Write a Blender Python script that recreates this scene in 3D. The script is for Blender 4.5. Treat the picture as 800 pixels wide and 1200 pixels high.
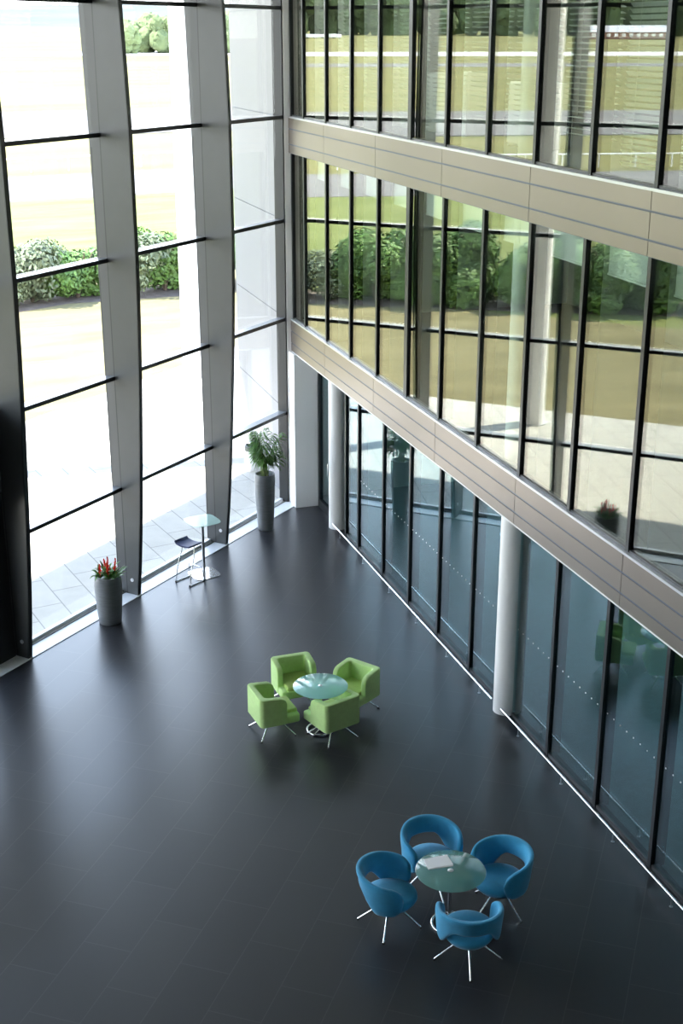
import bpy, bmesh, math, random
from mathutils import Vector, Matrix, noise
random.seed(7)
for o in list(bpy.data.objects): bpy.data.objects.remove(o)
SC = bpy.context.scene
COL = SC.collection
R = math.radians
PI = math.pi

# ------------------------------------------------------------------ camera
cd = bpy.data.cameras.new('camera'); cam = bpy.data.objects.new('camera', cd); COL.objects.link(cam)
cam.location = (0, 0, 9.7); cam.rotation_euler = (R(70), 0, 0)
cd.sensor_fit = 'VERTICAL'; cd.sensor_height = 36; cd.lens = 1527 / 1200 * 36
cd.clip_start = .1; cd.clip_end = 8000
SC.camera = cam
# ------------------------------------------------------------------ world, sun, exposure
W = bpy.data.worlds.new('sky'); SC.world = W; W.use_nodes = True
nt = W.node_tree; nt.nodes.clear()
out = nt.nodes.new('ShaderNodeOutputWorld'); bg = nt.nodes.new('ShaderNodeBackground')
tc = nt.nodes.new('ShaderNodeTexCoord'); sx = nt.nodes.new('ShaderNodeSeparateXYZ'); rp = nt.nodes.new('ShaderNodeValToRGB')
nt.links.new(tc.outputs['Generated'], sx.inputs[0]); nt.links.new(sx.outputs['Z'], rp.inputs[0])
nt.links.new(rp.outputs[0], bg.inputs[0]); nt.links.new(bg.outputs[0], out.inputs[0])
cr = rp.color_ramp
cr.elements[0].position = 0; cr.elements[0].color = (.97, .985, 1, 1)
cr.elements[1].position = 1; cr.elements[1].color = (.12, .20, .38, 1)
e = cr.elements.new(.25); e.color = (.82, .89, 1, 1)
e = cr.elements.new(.55); e.color = (.34, .45, .66, 1)
bg.inputs[1].default_value = 5.0
sd = bpy.data.lights.new('sun', 'SUN'); sun = bpy.data.objects.new('sun', sd); COL.objects.link(sun)
sd.energy = 11; sd.angle = R(.6); sd.color = (1, .95, .88)
sdir = Vector((.98 * math.cos(R(53)), .2 * math.cos(R(53)), -math.sin(R(53))))
sun.rotation_euler = sdir.to_track_quat('-Z', 'Y').to_euler(); sun.location = (-20, 0, 40)
SC.view_settings.view_transform = 'Standard'; SC.view_settings.look = 'None'
SC.view_settings.exposure = 1.08; SC.view_settings.gamma = 1; SC.view_settings.use_curve_mapping = False
SC.cycles.transparent_max_bounces = 24
SC.cycles.max_bounces = 10

# ------------------------------------------------------------------ materials
MATS = {}
def nodes(name):
    m = bpy.data.materials.new(name); m.use_nodes = True; t = m.node_tree; t.nodes.clear()
    o = t.nodes.new('ShaderNodeOutputMaterial'); MATS[name] = m
    return m, t, o
def pbr(name, col, rough=.5, metal=0, spec=.5, var=.0, vscale=8, bump=0, bscale=200, sheen=0, coords='Object', stretch=None):
    m, t, o = nodes(name)
    b = t.nodes.new('ShaderNodeBsdfPrincipled'); t.links.new(b.outputs[0], o.inputs[0])
    b.inputs['Base Color'].default_value = (*col, 1); b.inputs['Roughness'].default_value = rough
    b.inputs['Metallic'].default_value = metal; b.inputs['Specular IOR Level'].default_value = spec
    if sheen: b.inputs['Sheen Weight'].default_value = sheen
    c = t.nodes.new('ShaderNodeTexCoord'); src = c.outputs[coords]
    if stretch:
        mp = t.nodes.new('ShaderNodeMapping'); mp.inputs['Scale'].default_value = stretch
        t.links.new(src, mp.inputs[0]); src = mp.outputs[0]
    if var:
        n = t.nodes.new('ShaderNodeTexNoise'); n.inputs['Scale'].default_value = vscale; n.inputs['Detail'].default_value = 5
        r = t.nodes.new('ShaderNodeValToRGB'); t.links.new(src, n.inputs[0]); t.links.new(n.outputs[0], r.inputs[0])
        r.color_ramp.elements[0].position = .3; r.color_ramp.elements[1].position = .7
        r.color_ramp.elements[0].color = (*[x * (1 - var) for x in col], 1)
        r.color_ramp.elements[1].color = (*[min(1, x * (1 + var)) for x in col], 1)
        t.links.new(r.outputs[0], b.inputs['Base Color'])
    if bump:
        n = t.nodes.new('ShaderNodeTexNoise'); n.inputs['Scale'].default_value = bscale; t.links.new(src, n.inputs[0])
        bp = t.nodes.new('ShaderNodeBump'); bp.inputs['Strength'].default_value = bump; bp.inputs['Distance'].default_value = .01
        t.links.new(n.outputs[0], bp.inputs['Height']); t.links.new(bp.outputs[0], b.inputs['Normal'])
    return m
def glass(name, tint, ior=1.5, gloss=(1, 1, 1), frost=0, frost_col=(1, 1, 1)):
    # a glazing pane: Fresnel mirror over a tinted clear body
    m, t, o = nodes(name)
    tr = t.nodes.new('ShaderNodeBsdfTransparent'); tr.inputs[0].default_value = (*tint, 1)
    gl = t.nodes.new('ShaderNodeBsdfGlossy'); gl.inputs['Roughness'].default_value = 0; gl.inputs[0].default_value = (*gloss, 1)
    fr = t.nodes.new('ShaderNodeFresnel'); ge = t.nodes.new('ShaderNodeNewGeometry')
    mx = t.nodes.new('ShaderNodeMix'); mx.data_type = 'FLOAT'
    mx.inputs[2].default_value = ior; mx.inputs[3].default_value = 1 / ior
    t.links.new(ge.outputs['Backfacing'], mx.inputs[0]); t.links.new(mx.outputs[0], fr.inputs[0])
    ms = t.nodes.new('ShaderNodeMixShader'); t.links.new(fr.outputs[0], ms.inputs[0])
    body = tr.outputs[0]
    if frost:
        df = t.nodes.new('ShaderNodeBsdfDiffuse'); df.inputs[0].default_value = (*frost_col, 1)
        tl = t.nodes.new('ShaderNodeBsdfTranslucent'); tl.inputs[0].default_value = (*frost_col, 1)
        m1 = t.nodes.new('ShaderNodeMixShader'); m1.inputs[0].default_value = .35
        t.links.new(df.outputs[0], m1.inputs[1]); t.links.new(tl.outputs[0], m1.inputs[2])
        m2 = t.nodes.new('ShaderNodeMixShader'); m2.inputs[0].default_value = frost
        t.links.new(body, m2.inputs[1]); t.links.new(m1.outputs[0], m2.inputs[2]); body = m2.outputs[0]
    t.links.new(body, ms.inputs[1]); t.links.new(gl.outputs[0], ms.inputs[2]); t.links.new(ms.outputs[0], o.inputs[0])
    return m
M_clear = glass('clear_glazing', (.97, .985, .98), 1.35)
M_face = glass('coated_glazing', (.82, .88, .85), 1.84, (1, .955, .84))
M_ground = glass('teal_glazing', (.48, .65, .67), 1.88, (.88, .98, 1))
M_frost = glass('frosted_table_glass', (.75, .95, .93), 1.5, frost=.62, frost_col=(.50, .86, .83))
M_dark_frost = glass('green_table_glass', (.55, .78, .74), 1.5, frost=.45, frost_col=(.27, .54, .49))
M_pale_frost = glass('pale_table_glass', (.85, .98, .95), 1.5, frost=.5, frost_col=(.75, .97, .92))
M_black = pbr('black_frame', (.016, .018, .02), .35)
M_fin = pbr('grey_painted_steel', (.052, .056, .057), .32, spec=.5, var=.05, vscale=3)
M_mull = pbr('dark_grey_frame', (.06, .063, .066), .35)
M_tran = pbr('slate_aluminium', (.34, .37, .40), .3, metal=.5)
M_sill = pbr('pale_stone_sill', (.72, .74, .76), .3, var=.03)
M_white = pbr('white_paint', (.88, .87, .85), .5)
M_wallw = pbr('off_white_cladding', (.86, .85, .84), .55, var=.02, vscale=1)
M_outw = pbr('silver_cladding', (.20, .20, .215), .5, var=.03, vscale=1)
M_band = pbr('champagne_aluminium', (.245, .212, .188), .34, metal=.88, var=.03, vscale=.6)
M_seam = pbr('blue_grey_seam', (.09, .11, .16), .4)
M_edge = pbr('bright_trim', (.60, .61, .64), .3, metal=.6)
M_chrome = pbr('chrome', (.82, .83, .85), .12, metal=1)
M_steel = pbr('brushed_steel', (.62, .63, .65), .28, metal=1)
M_green = pbr('lime_fabric', (.50, .72, .27), .85, var=.05, vscale=14, bump=.15, bscale=420, sheen=.2)
M_gseat = pbr('lime_seat_fabric', (.46, .64, .17), .85, var=.05, vscale=14, bump=.15, bscale=420, sheen=.2)
M_blue = pbr('blue_fabric', (.028, .30, .52), .85, var=.06, vscale=12, bump=.15, bscale=420, sheen=.25)
M_navy = pbr('navy_fabric', (.035, .045, .13), .6, bump=.1)
M_pot = pbr('grey_planter', (.185, .195, .205), .4, var=.12, vscale=5, stretch=(1, 1, 6))
M_soil = pbr('soil', (.045, .028, .018), .95, bump=.8, bscale=60)
M_leaf = pbr('palm_leaf', (.12, .28, .05), .45, var=.3, vscale=5)
M_leaf2 = pbr('bromeliad_leaf', (.10, .26, .05), .4, var=.3, vscale=9)
M_red = pbr('red_bract', (.75, .03, .015), .45, var=.15, vscale=20)
M_stem = pbr('palm_stem', (.25, .33, .10), .5, var=.2, vscale=20)
M_paper = pbr('paper', (.86, .86, .85), .6)
M_rubber = pbr('rubber', (.02, .02, .02), .7)
M_blind = pbr('blind_slat', (.74, .75, .73), .5)
M_fabric = pbr('roller_blind_fabric', (.88, .89, .87), .8)
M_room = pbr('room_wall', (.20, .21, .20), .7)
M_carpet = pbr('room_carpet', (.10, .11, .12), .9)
M_ceil = pbr('white_soffit', (.74, .74, .72), .6)
M_roof = pbr('roof_underside', (.30, .31, .32), .6)
M_back = pbr('dark_wall', (.10, .10, .105), .5)
M_pave = None
def tiled(name, c1, c2, groove, w, h, rot, rough, spec=.5, mortar=.006, rvar=0, bumpk=.2, mott=.25, offset=.5, mscale=3.0):
    m, t, o = nodes(name)
    b = t.nodes.new('ShaderNodeBsdfPrincipled'); t.links.new(b.outputs[0], o.inputs[0])
    b.inputs['Specular IOR Level'].default_value = spec; b.inputs['Specular Tint'].default_value = (.82, .91, 1, 1)
    c = t.nodes.new('ShaderNodeTexCoord'); mp = t.nodes.new('ShaderNodeMapping'); mp.inputs['Rotation'].default_value = (0, 0, rot)
    t.links.new(c.outputs['Object'], mp.inputs[0])
    br = t.nodes.new('ShaderNodeTexBrick'); t.links.new(mp.outputs[0], br.inputs[0])
    br.inputs['Scale'].default_value = 1; br.inputs['Brick Width'].default_value = w; br.inputs['Row Height'].default_value = h
    br.inputs['Mortar Size'].default_value = mortar; br.inputs['Mortar Smooth'].default_value = .1; br.offset = offset
    br.inputs['Color1'].default_value = (*c1, 1); br.inputs['Color2'].default_value = (*c2, 1); br.inputs['Mortar'].default_value = (*groove, 1)
    n = t.nodes.new('ShaderNodeTexNoise'); n.inputs['Scale'].default_value = mscale; n.inputs['Detail'].default_value = 8; t.links.new(mp.outputs[0], n.inputs[0])
    r = t.nodes.new('ShaderNodeMapRange'); t.links.new(n.outputs[0], r.inputs[0])
    r.inputs['From Min'].default_value = .3; r.inputs['From Max'].default_value = .7
    r.inputs['To Min'].default_value = 1 - mott; r.inputs['To Max'].default_value = 1 + mott
    vm = t.nodes.new('ShaderNodeVectorMath'); vm.operation = 'SCALE'
    t.links.new(br.outputs[0], vm.inputs[0]); t.links.new(r.outputs[0], vm.inputs['Scale']); t.links.new(vm.outputs[0], b.inputs['Base Color'])
    r2 = t.nodes.new('ShaderNodeMapRange'); t.links.new(n.outputs[0], r2.inputs[0])
    r2.inputs['To Min'].default_value = rough - rvar; r2.inputs['To Max'].default_value = rough + rvar
    t.links.new(r2.outputs[0], b.inputs['Roughness'])
    bp = t.nodes.new('ShaderNodeBump'); bp.inputs['Strength'].default_value = bumpk; bp.inputs['Distance'].default_value = .002; bp.invert = True
    t.links.new(br.outputs['Fac'], bp.inputs['Height']); t.links.new(bp.outputs[0], b.inputs['Normal'])
    return m
FA = R(18.0)
M_floor = tiled('slate_floor_tiles', (.023, .023, .026), (.028, .028, .031), (.046, .046, .048), 1.2, .6, FA + PI / 2, .32, spec=.58, mortar=.006, rvar=.0, bumpk=.03, mott=.04, mscale=1.2)
M_pave = tiled('pale_paving', (.47, .45, .41), (.50, .48, .44), (.27, .26, .24), 1.2, .6, -R(28.7) + PI / 2, .8, mortar=.012, mott=.05)
def land(name, cA, cB, scale, stretch=(1, 1, 1), cC=None):
    m, t, o = nodes(name)
    b = t.nodes.new('ShaderNodeBsdfPrincipled'); t.links.new(b.outputs[0], o.inputs[0]); b.inputs['Roughness'].default_value = .95
    b.inputs['Specular IOR Level'].default_value = .1
    c = t.nodes.new('ShaderNodeTexCoord'); mp = t.nodes.new('ShaderNodeMapping'); mp.inputs['Rotation'].default_value = (0, 0, -R(30))
    mp2 = t.nodes.new('ShaderNodeMapping'); mp2.inputs['Scale'].default_value = stretch
    t.links.new(c.outputs['Object'], mp.inputs[0]); t.links.new(mp.outputs[0], mp2.inputs[0])
    n = t.nodes.new('ShaderNodeTexNoise'); n.inputs['Scale'].default_value = scale; n.inputs['Detail'].default_value = 8; n.inputs['Roughness'].default_value = .65
    t.links.new(mp2.outputs[0], n.inputs[0])
    r = t.nodes.new('ShaderNodeValToRGB'); t.links.new(n.outputs[0], r.inputs[0]); t.links.new(r.outputs[0], b.inputs['Base Color'])
    r.color_ramp.elements[0].position = .36; r.color_ramp.elements[1].position = .64
    r.color_ramp.elements[0].color = (*cA, 1); r.color_ramp.elements[1].color = (*cB, 1)
    return m
M_lawn = land('dry_lawn', (.165, .145, .075), (.24, .21, .115), .5, (.35, 1, 1))
M_lawng = land('green_lawn', (.125, .15, .045), (.19, .205, .075), .5, (.3, 1, 1))
M_field = land('airfield_grass', (.15, .148, .055), (.21, .19, .08), .06, (.12, 1, 1))
M_road = land('asphalt', (.17, .162, .158), (.21, .20, .195), .1, (.2, 1, 1))
M_run = land('pale_runway', (.52, .51, .49), (.60, .59, .57), .1)
M_hedge = pbr('hedge_leaf', (.10, .19, .035), .6, var=.45, vscale=.9)
M_hedge2 = pbr('willow_leaf', (.13, .16, .085), .6, var=.3, vscale=.9)
M_bark = pbr('bark', (.12, .085, .06), .9, var=.3)
M_mulch = pbr('mulch', (.13, .10, .085), .95, var=.3, vscale=3)
M_tree = pbr('tree_crown', (.085, .125, .05), .9, var=.45, vscale=.25)
M_tree2 = pbr('pale_tree_crown', (.13, .17, .07), .9, var=.4, vscale=.25)
M_hill = pbr('hazy_hill', (.045, .056, .055), .95, var=.3, vscale=.004)
M_bldg = pbr('far_building_wall', (.30, .16, .12), .8, var=.1)
M_froof = pbr('far_building_roof', (.55, .55, .58), .5)
M_car = pbr('white_vehicle', (.8, .8, .8), .3)

# ------------------------------------------------------------------ mesh building
class MB:
    def __init__(s): s.v = []; s.f = []
    def add(s, vs, fs):
        k = len(s.v); s.v += [tuple(v) for v in vs]; s.f += [tuple(i + k for i in f) for f in fs]; return s
    def box(s, a, b):
        x0, y0, z0 = a; x1, y1, z1 = b
        return s.hexa([(x0, y0), (x1, y0), (x1, y1), (x0, y1)], z0, z1)
    def hexa(s, q, z0, z1):
        n = len(q)
        ar = sum(q[i][0] * q[(i + 1) % n][1] - q[(i + 1) % n][0] * q[i][1] for i in range(n))
        if ar < 0: q = q[::-1]
        vs = [(x, y, z0) for x, y in q] + [(x, y, z1) for x, y in q]
        return s.add(vs, [tuple(range(n))[::-1], tuple(range(n, 2 * n))] + [(i, (i + 1) % n, n + (i + 1) % n, n + i) for i in range(n)])
    def tube(s, pts, r, n=8, caps=True):
        pts = [Vector(p) for p in pts]; rs = r if isinstance(r, (list, tuple)) else [r] * len(pts)
        rings = []; up = None
        for i, p in enumerate(pts):
            d = (pts[min(i + 1, len(pts) - 1)] - pts[max(i - 1, 0)]).normalized()
            if up is None: up = Vector((0, 0, 1)) if abs(d.z) < .9 else Vector((1, 0, 0))
            a = d.cross(up).normalized(); b = a.cross(d).normalized(); up = b
            rings.append([p + (a * math.cos(2 * PI * k / n) + b * math.sin(2 * PI * k / n)) * rs[i] for k in range(n)])
        vs = [v for rg in rings for v in rg]; fs = []
        for i in range(len(pts) - 1):
            for k in range(n): fs.append((i * n + k, i * n + (k + 1) % n, (i + 1) * n + (k + 1) % n, (i + 1) * n + k))
        if caps: fs += [tuple(range(n))[::-1], tuple((len(pts) - 1) * n + k for k in range(n))]
        return s.add(vs, fs)
    def lathe(s, prof, n=40, c=(0, 0, 0)):
        vs = [(c[0] + r * math.cos(2 * PI * k / n), c[1] + r * math.sin(2 * PI * k / n), c[2] + z) for r, z in prof for k in range(n)]
        fs = [(i * n + k, i * n + (k + 1) % n, (i + 1) * n + (k + 1) % n, (i + 1) * n + k) for i in range(len(prof) - 1) for k in range(n)]
        if prof[0][0] > 0: fs.append(tuple(range(n))[::-1])
        if prof[-1][0] > 0: fs.append(tuple((len(prof) - 1) * n + k for k in range(n)))
        return s.add(vs, fs)
    def build(s, name, mat, parent=None, smooth=False, bevel=0, seg=2, loc=None, sub=0, ang=40):
        me = bpy.data.meshes.new(name); me.from_pydata(s.v, [], s.f); me.materials.append(mat); me.update()
        if bevel:
            bm = bmesh.new(); bm.from_mesh(me)
            eds = [e for e in bm.edges if len(e.link_faces) == 2 and e.calc_face_angle(0) > R(ang)]
            bmesh.ops.bevel(bm, geom=eds, offset=bevel, segments=seg, profile=.5, affect='EDGES', clamp_overlap=True)
            bm.to_mesh(me); bm.free()
        if smooth or bevel:
            me.polygons.foreach_set('use_smooth', [True] * len(me.polygons))
            try: me.set_sharp_from_angle(angle=R(50))
            except Exception: pass
        o = bpy.data.objects.new(name, me); COL.objects.link(o)
        if parent: o.parent = parent
        if loc: o.location = loc
        if sub:
            md = o.modifiers.new('subsurf', 'SUBSURF'); md.levels = sub; md.render_levels = sub
        return o
def empty(name, loc=(0, 0, 0), rz=0):
    o = bpy.data.objects.new(name, None); o.empty_display_size = .2; COL.objects.link(o); o.location = loc; o.rotation_euler = (0, 0, rz); return o
def tag(o, label, cat, group=None, kind=None):
    o['label'] = label; o['category'] = cat
    if group: o['group'] = group
    if kind: o['kind'] = kind
    return o
def struct(o, label=None, cat=None):
    o['kind'] = 'structure'
    if label: o['label'] = label; o['category'] = cat
    return o
def copy_tree(o, parent=None):
    c = o.copy(); COL.objects.link(c); c.parent = parent
    for ch in list(o.children): copy_tree(ch, c)
    return c
ORD = ['first', 'second', 'third', 'fourth', 'fifth', 'sixth', 'seventh', 'eighth', 'ninth', 'tenth', 'eleventh', 'twelfth', 'thirteenth']
# facade frame (right): s along the facade towards the camera, c across (atrium side = larger c)
U = Vector((.309, -.951)); N = Vector((-.951, -.309))
def fp(s, c): return (s * U.x + c * N.x, s * U.y + c * N.y)
def fbox(mb, s0, s1, c0, c1, z0, z1): return mb.hexa([fp(s0, c0), fp(s1, c0), fp(s1, c1), fp(s0, c1)], z0, z1)
# left curtain wall frame: t along the glass away from the camera, o towards the room
LA = R(28.7); J1 = Vector((-5.38, 19.65)); DL = Vector((math.sin(LA), math.cos(LA))); NI = Vector((math.cos(LA), -math.sin(LA)))
def lp(t, o): return (J1.x + t * DL.x + o * NI.x, J1.y + t * DL.y + o * NI.y)
def lbox(mb, t0, t1, o0, o1, z0, z1): return mb.hexa([lp(t0, o0), lp(t1, o0), lp(t1, o1), lp(t0, o1)], z0, z1)
ROOF = 12.6
TC = 8.73          # corner along the left glass
SB = 3.0           # facade end behind the camera
TB = -26.0         # left glass end behind the camera

# ------------------------------------------------------------------ floor and shell
fl = MB(); fl.hexa([lp(TC + .1, -.15), fp(-26.5, -7.3), fp(-26.5, -14), fp(SB, -14), (9, -2.6), (-18.5, -2.6), lp(TB, -.15)], -.2, 0)
struct(fl.build('floor', M_floor))
struct(lbox(MB(), TB, TC, -.16, .27, 0, .012).build('trim_1', M_sill), 'pale stone strip along the foot of the tall window wall', 'trim')
st = MB(); st.hexa([lp(TB - 2, -9.3), lp(16, -9.3), fp(-33, -15), fp(4, -15), (10, -4), (-19, -4)], ROOF, ROOF + .5)
struct(st.build('ceiling', M_roof))
wb = MB(); wb.box((-19, -2.9, 0), (8.5, -2.6, ROOF)); struct(wb.build('wall_back', M_back))
gl = MB(); gl.box((-8, -2.6, 7.9), (7.0, 1.0, 8.2)); struct(gl.build('floor_gallery', M_carpet))
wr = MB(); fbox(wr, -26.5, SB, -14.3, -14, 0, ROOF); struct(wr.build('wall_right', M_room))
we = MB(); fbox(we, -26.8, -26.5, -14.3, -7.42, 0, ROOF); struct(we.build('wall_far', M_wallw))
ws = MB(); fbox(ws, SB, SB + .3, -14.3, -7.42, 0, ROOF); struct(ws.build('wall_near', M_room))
# storeys behind the facade
for z0, z1, nm in ((3.62, 4.02, 'floor_first_storey'), (7.72, 8.12, 'floor_second_storey')):
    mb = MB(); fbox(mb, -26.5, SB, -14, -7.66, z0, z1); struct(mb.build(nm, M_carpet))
for z1, nm in ((3.62, 'ceiling_ground'), (7.72, 'ceiling_first_storey'), (11.9, 'ceiling_second_storey')):
    mb = MB(); fbox(mb, -26.5, SB, -14, -7.7, z1 - .06, z1); struct(mb.build(nm, M_ceil))

# unseen area lights added to brighten the rooms behind the ground floor glass
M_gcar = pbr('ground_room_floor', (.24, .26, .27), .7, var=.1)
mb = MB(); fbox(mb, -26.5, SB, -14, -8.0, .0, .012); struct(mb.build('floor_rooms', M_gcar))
for k in range(6):
    ld = bpy.data.lights.new('room_fill_light', 'AREA'); ld.shape = 'RECTANGLE'; ld.size = 4; ld.size_y = 2.5; ld.spread = R(95); ld.energy = 15; ld.color = (.82, .97, 1)
    lo = bpy.data.objects.new('room_fill_light', ld); COL.objects.link(lo); lo.location = (*fp(-24 + 4.3 * k, -11), 3.5); lo.rotation_euler = (0, 0, -R(72))
for k in range(5):  # unseen lights added just inside the top storey glass to lift cabinets and slats
    ld = bpy.data.lights.new('top_storey_fill', 'AREA'); ld.shape = 'RECTANGLE'; ld.size = 4; ld.size_y = .5; ld.energy = 26; ld.color = (1, 1, .95); ld.spread = R(120)
    lo = bpy.data.objects.new('top_storey_fill', ld); COL.objects.link(lo); lo.location = (*fp(-24 + 4.6 * k, -8.25), 11.75); lo.rotation_euler = (0, R(0), -R(72))
# spandrel bands between the storeys
JS = [-26.4, -23.94 + .03, -21.03, -18.12, -15.2, -12.3, -9.4, -6.5, -3.6, -.7, SB]
def band(i, zb, zt, seams, label):
    root = empty('trim_%d' % i, (*fp(-18, -7.42), zb)); struct(root, label, 'cladding band')
    L = Matrix.Translation(root.location).inverted()
    def par(o): o.parent = root; o.location = -Vector(root.location); return o
    rows = [zb] + seams + [zt]
    for a, b in zip(rows[:-1], rows[1:]):
        for j in range(len(JS) - 1):
            mb = MB(); fbox(mb, JS[j] + .006, JS[j + 1] - .006, -7.52, -7.42, a + .012, b - .012)
            par(mb.build('cladding_panel', M_band))
    mb = MB(); fbox(mb, -26.4, SB, -7.62, -7.428, zb + .005, zt - .01); par(mb.build('backing', M_seam))
    mb = MB(); fbox(mb, -26.4, SB, -7.60, -7.415, zt - .012, zt + .02); par(mb.build('sill_trim', M_edge))
    return root, par
r1, par1 = band(2, 3.42, 4.1, [3.60, 3.86], 'lower champagne metal band above the white columns')
mb = MB(); fbox(mb, -26.4, SB, -8.1, -7.43, 3.40, 3.44); par1(mb.build('soffit', M_ceil))
r2, par2 = band(3, 7.5, 8.2, [7.68, 7.98], 'upper champagne metal band below the top storey glazing')

# glazed facade bays
def bay(n, name, s0, s1, cg, z0, z1, mat, label, wide=False, dots=False, rail_low=False, mw=.035, depth=.20):
    root = empty(name, (*fp(s0, cg), z0)); struct(root, label, 'window')
    def par(o): o.parent = root; o.location = -Vector(root.location); return o
    mb = MB(); fbox(mb, s0 + mw, s1 - mw, cg - .012, cg + .012, z0 + .02, z1); par(mb.build('pane', mat))
    mb = MB(); w = .07 if wide else mw
    fbox(mb, s0 - (mw if not wide else .07), s0 + w, cg - depth, cg + .045, z0, z1)
    par(mb.build('mullion', M_black))
    mb = MB(); fbox(mb, s0, s1, cg - .08, cg + .03, z0, z0 + .05)
    par(mb.build('bottom_rail', M_mull))
    if dots:
        mb = MB(); k = s0 + .12
        while k < s1 - .06:
            p = fp(k, cg + .016); q = fp(k, cg + .013)
            vs = []
            for j in range(8):
                a = 2 * PI * j / 8; pp = fp(k + .011 * math.cos(a), cg + .016); vs.append((pp[0], pp[1], 1.47 + .011 * math.sin(a)))
            for j in range(8):
                a = 2 * PI * j / 8; pp = fp(k + .011 * math.cos(a), cg + .013); vs.append((pp[0], pp[1], 1.47 + .011 * math.sin(a)))
            mb.add(vs, [tuple(range(8)), tuple(range(15, 7, -1))] + [(j, (j + 1) % 8, 8 + (j + 1) % 8, 8 + j) for j in range(8)])
            k += .165
        par(mb.build('marker_dots', M_white))
    return root
wn = [0]
def nextw(): wn[0] += 1; return 'window_%d' % wn[0]
SP = 1.455
L1S = [-26.25] + [-25.39 + SP * k for k in range(0, 19)]
for k in range(len(L1S) - 1):
    s0, s1 = L1S[k], L1S[k + 1]
    o = ORD[min(k, 12)]
    far = k > 10
    bay(k, nextw(), s0, s1, -7.5, 4.1, 7.5, M_face, None if far else 'middle storey glazing bay, %s from the white corner post' % o, wide=(k in (5, 11, 17)))
    bay(k, nextw(), s0, s1, -7.5, 8.2, 11.9, M_face, None if far else 'top storey glazing bay, %s from the white corner post' % o, wide=(k in (5, 11, 17)))
GS = [-23.2, -21.75, -20.35, -18.95, -17.55, -16.35]
for k in range(len(GS) - 1):
    bay(k, nextw(), GS[k], GS[k + 1], -7.92, 0.0, 3.42, M_ground, 'ground floor glass bay between the columns, %s from the far column' % ORD[k], dots=True, depth=.16)
GT = [-15.98, -14.72, -13.3, -11.88, -10.45, -9.0, -7.9, -6.5, -5, -3.5, -2, -.5, 1, SB]
for k in range(len(GT) - 1):
    bay(k, nextw(), GT[k], GT[k + 1], -7.92, 0.0, 3.42, M_ground, 'ground floor glass bay, %s to the right of the near column' % ORD[k] if k < 4 else None, dots=True, depth=.16)
# framed strip between far column and first bay, glass door beyond the column
mb = MB(); fbox(mb, -24.0, -23.2, -7.96, -7.88, 0, 3.42)
struct(bay(0, nextw(), -24.0, -23.23, -7.92, 0, 3.42, M_ground, 'narrow ground floor pane just right of the far column'))
mb = MB()
dr = empty('door_1', (*fp(-25.55, -7.92), 0)); struct(dr, 'dark framed glass door between white pier and far column', 'door')
def parr(root):
    def f(o): o.parent = root; o.location = -Vector(root.location); return o
    return f
pd = parr(dr)
mb = MB()
fbox(mb, -25.88, -25.78, -7.97, -7.87, 0, 3.42); fbox(mb, -24.9, -24.75, -7.97, -7.87, 0, 3.42)
fbox(mb, -25.78, -24.9, -7.97, -7.87, 3.2, 3.42); fbox(mb, -25.78, -24.9, -7.97, -7.87, 0, .18); pd(mb.build('door_frame', M_black))
mb = MB(); fbox(mb, -25.77, -24.91, -7.93, -7.91, .18, 3.2); pd(mb.build('pane', M_ground))
mb = MB(); mb.tube([(*fp(-25.0, -7.86), .95), (*fp(-25.0, -7.82), .95), (*fp(-25.0, -7.82), 1.25), (*fp(-25.0, -7.86), 1.25)], .012, 8); pd(mb.build('handle', M_chrome))
# pier and corner post
mb = MB(); fbox(mb, -26.5, -25.9, -8.0, -7.36, 0, 3.42); struct(mb.build('wall_pier', M_wallw), 'white pier beside the glass door in the far corner', 'wall')
mb = MB(); fbox(mb, -26.5, -26.30, -7.66, -7.34, 0, ROOF); struct(mb.build('trim_4', M_wallw), 'white corner post between window wall and clad facade', 'post')
# white clad wall running on outside
ow = empty('wall_outside', (*fp(-28.5, -7.4), 0)); struct(ow, 'white panelled outside wall seen through the last window bay', 'wall'); po = parr(ow)
zz = [0, 2.05, 4.1, 6.15, 8.2, 10.25, 12.55]
for a, b in zip(zz[:-1], zz[1:]):
    mb = MB(); fbox(mb, -30.9, -26.52, -7.75, -7.35, a + .008, b - .008); po(mb.build('cladding_panel', M_outw))
mb = MB(); fbox(mb, -30.88, -26.55, -7.73, -7.37, 0, 12.55); po(mb.build('backing', M_seam))

# white round columns
for s, lab in ((-24.5, 'far white round column beside the glass door'), (-16.12, 'near white round column between the glass bays'), (-7.4, 'white round column in line, nearest the viewer')):
    x, y = fp(s, -7.88)
    root = empty('round_column', (x, y, 0)); tag(root, lab, 'column', 'white round columns')
    MB().lathe([(.19, 0), (.19, 3.41)], 48).build('shaft', M_white, root, smooth=True)
    MB().lathe([(.19, 4.03), (.19, 7.65)], 32).build('middle_shaft', M_white, root, smooth=True)
    MB().lathe([(.19, 8.13), (.19, 11.83)], 32).build('upper_shaft', M_white, root, smooth=True)

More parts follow.
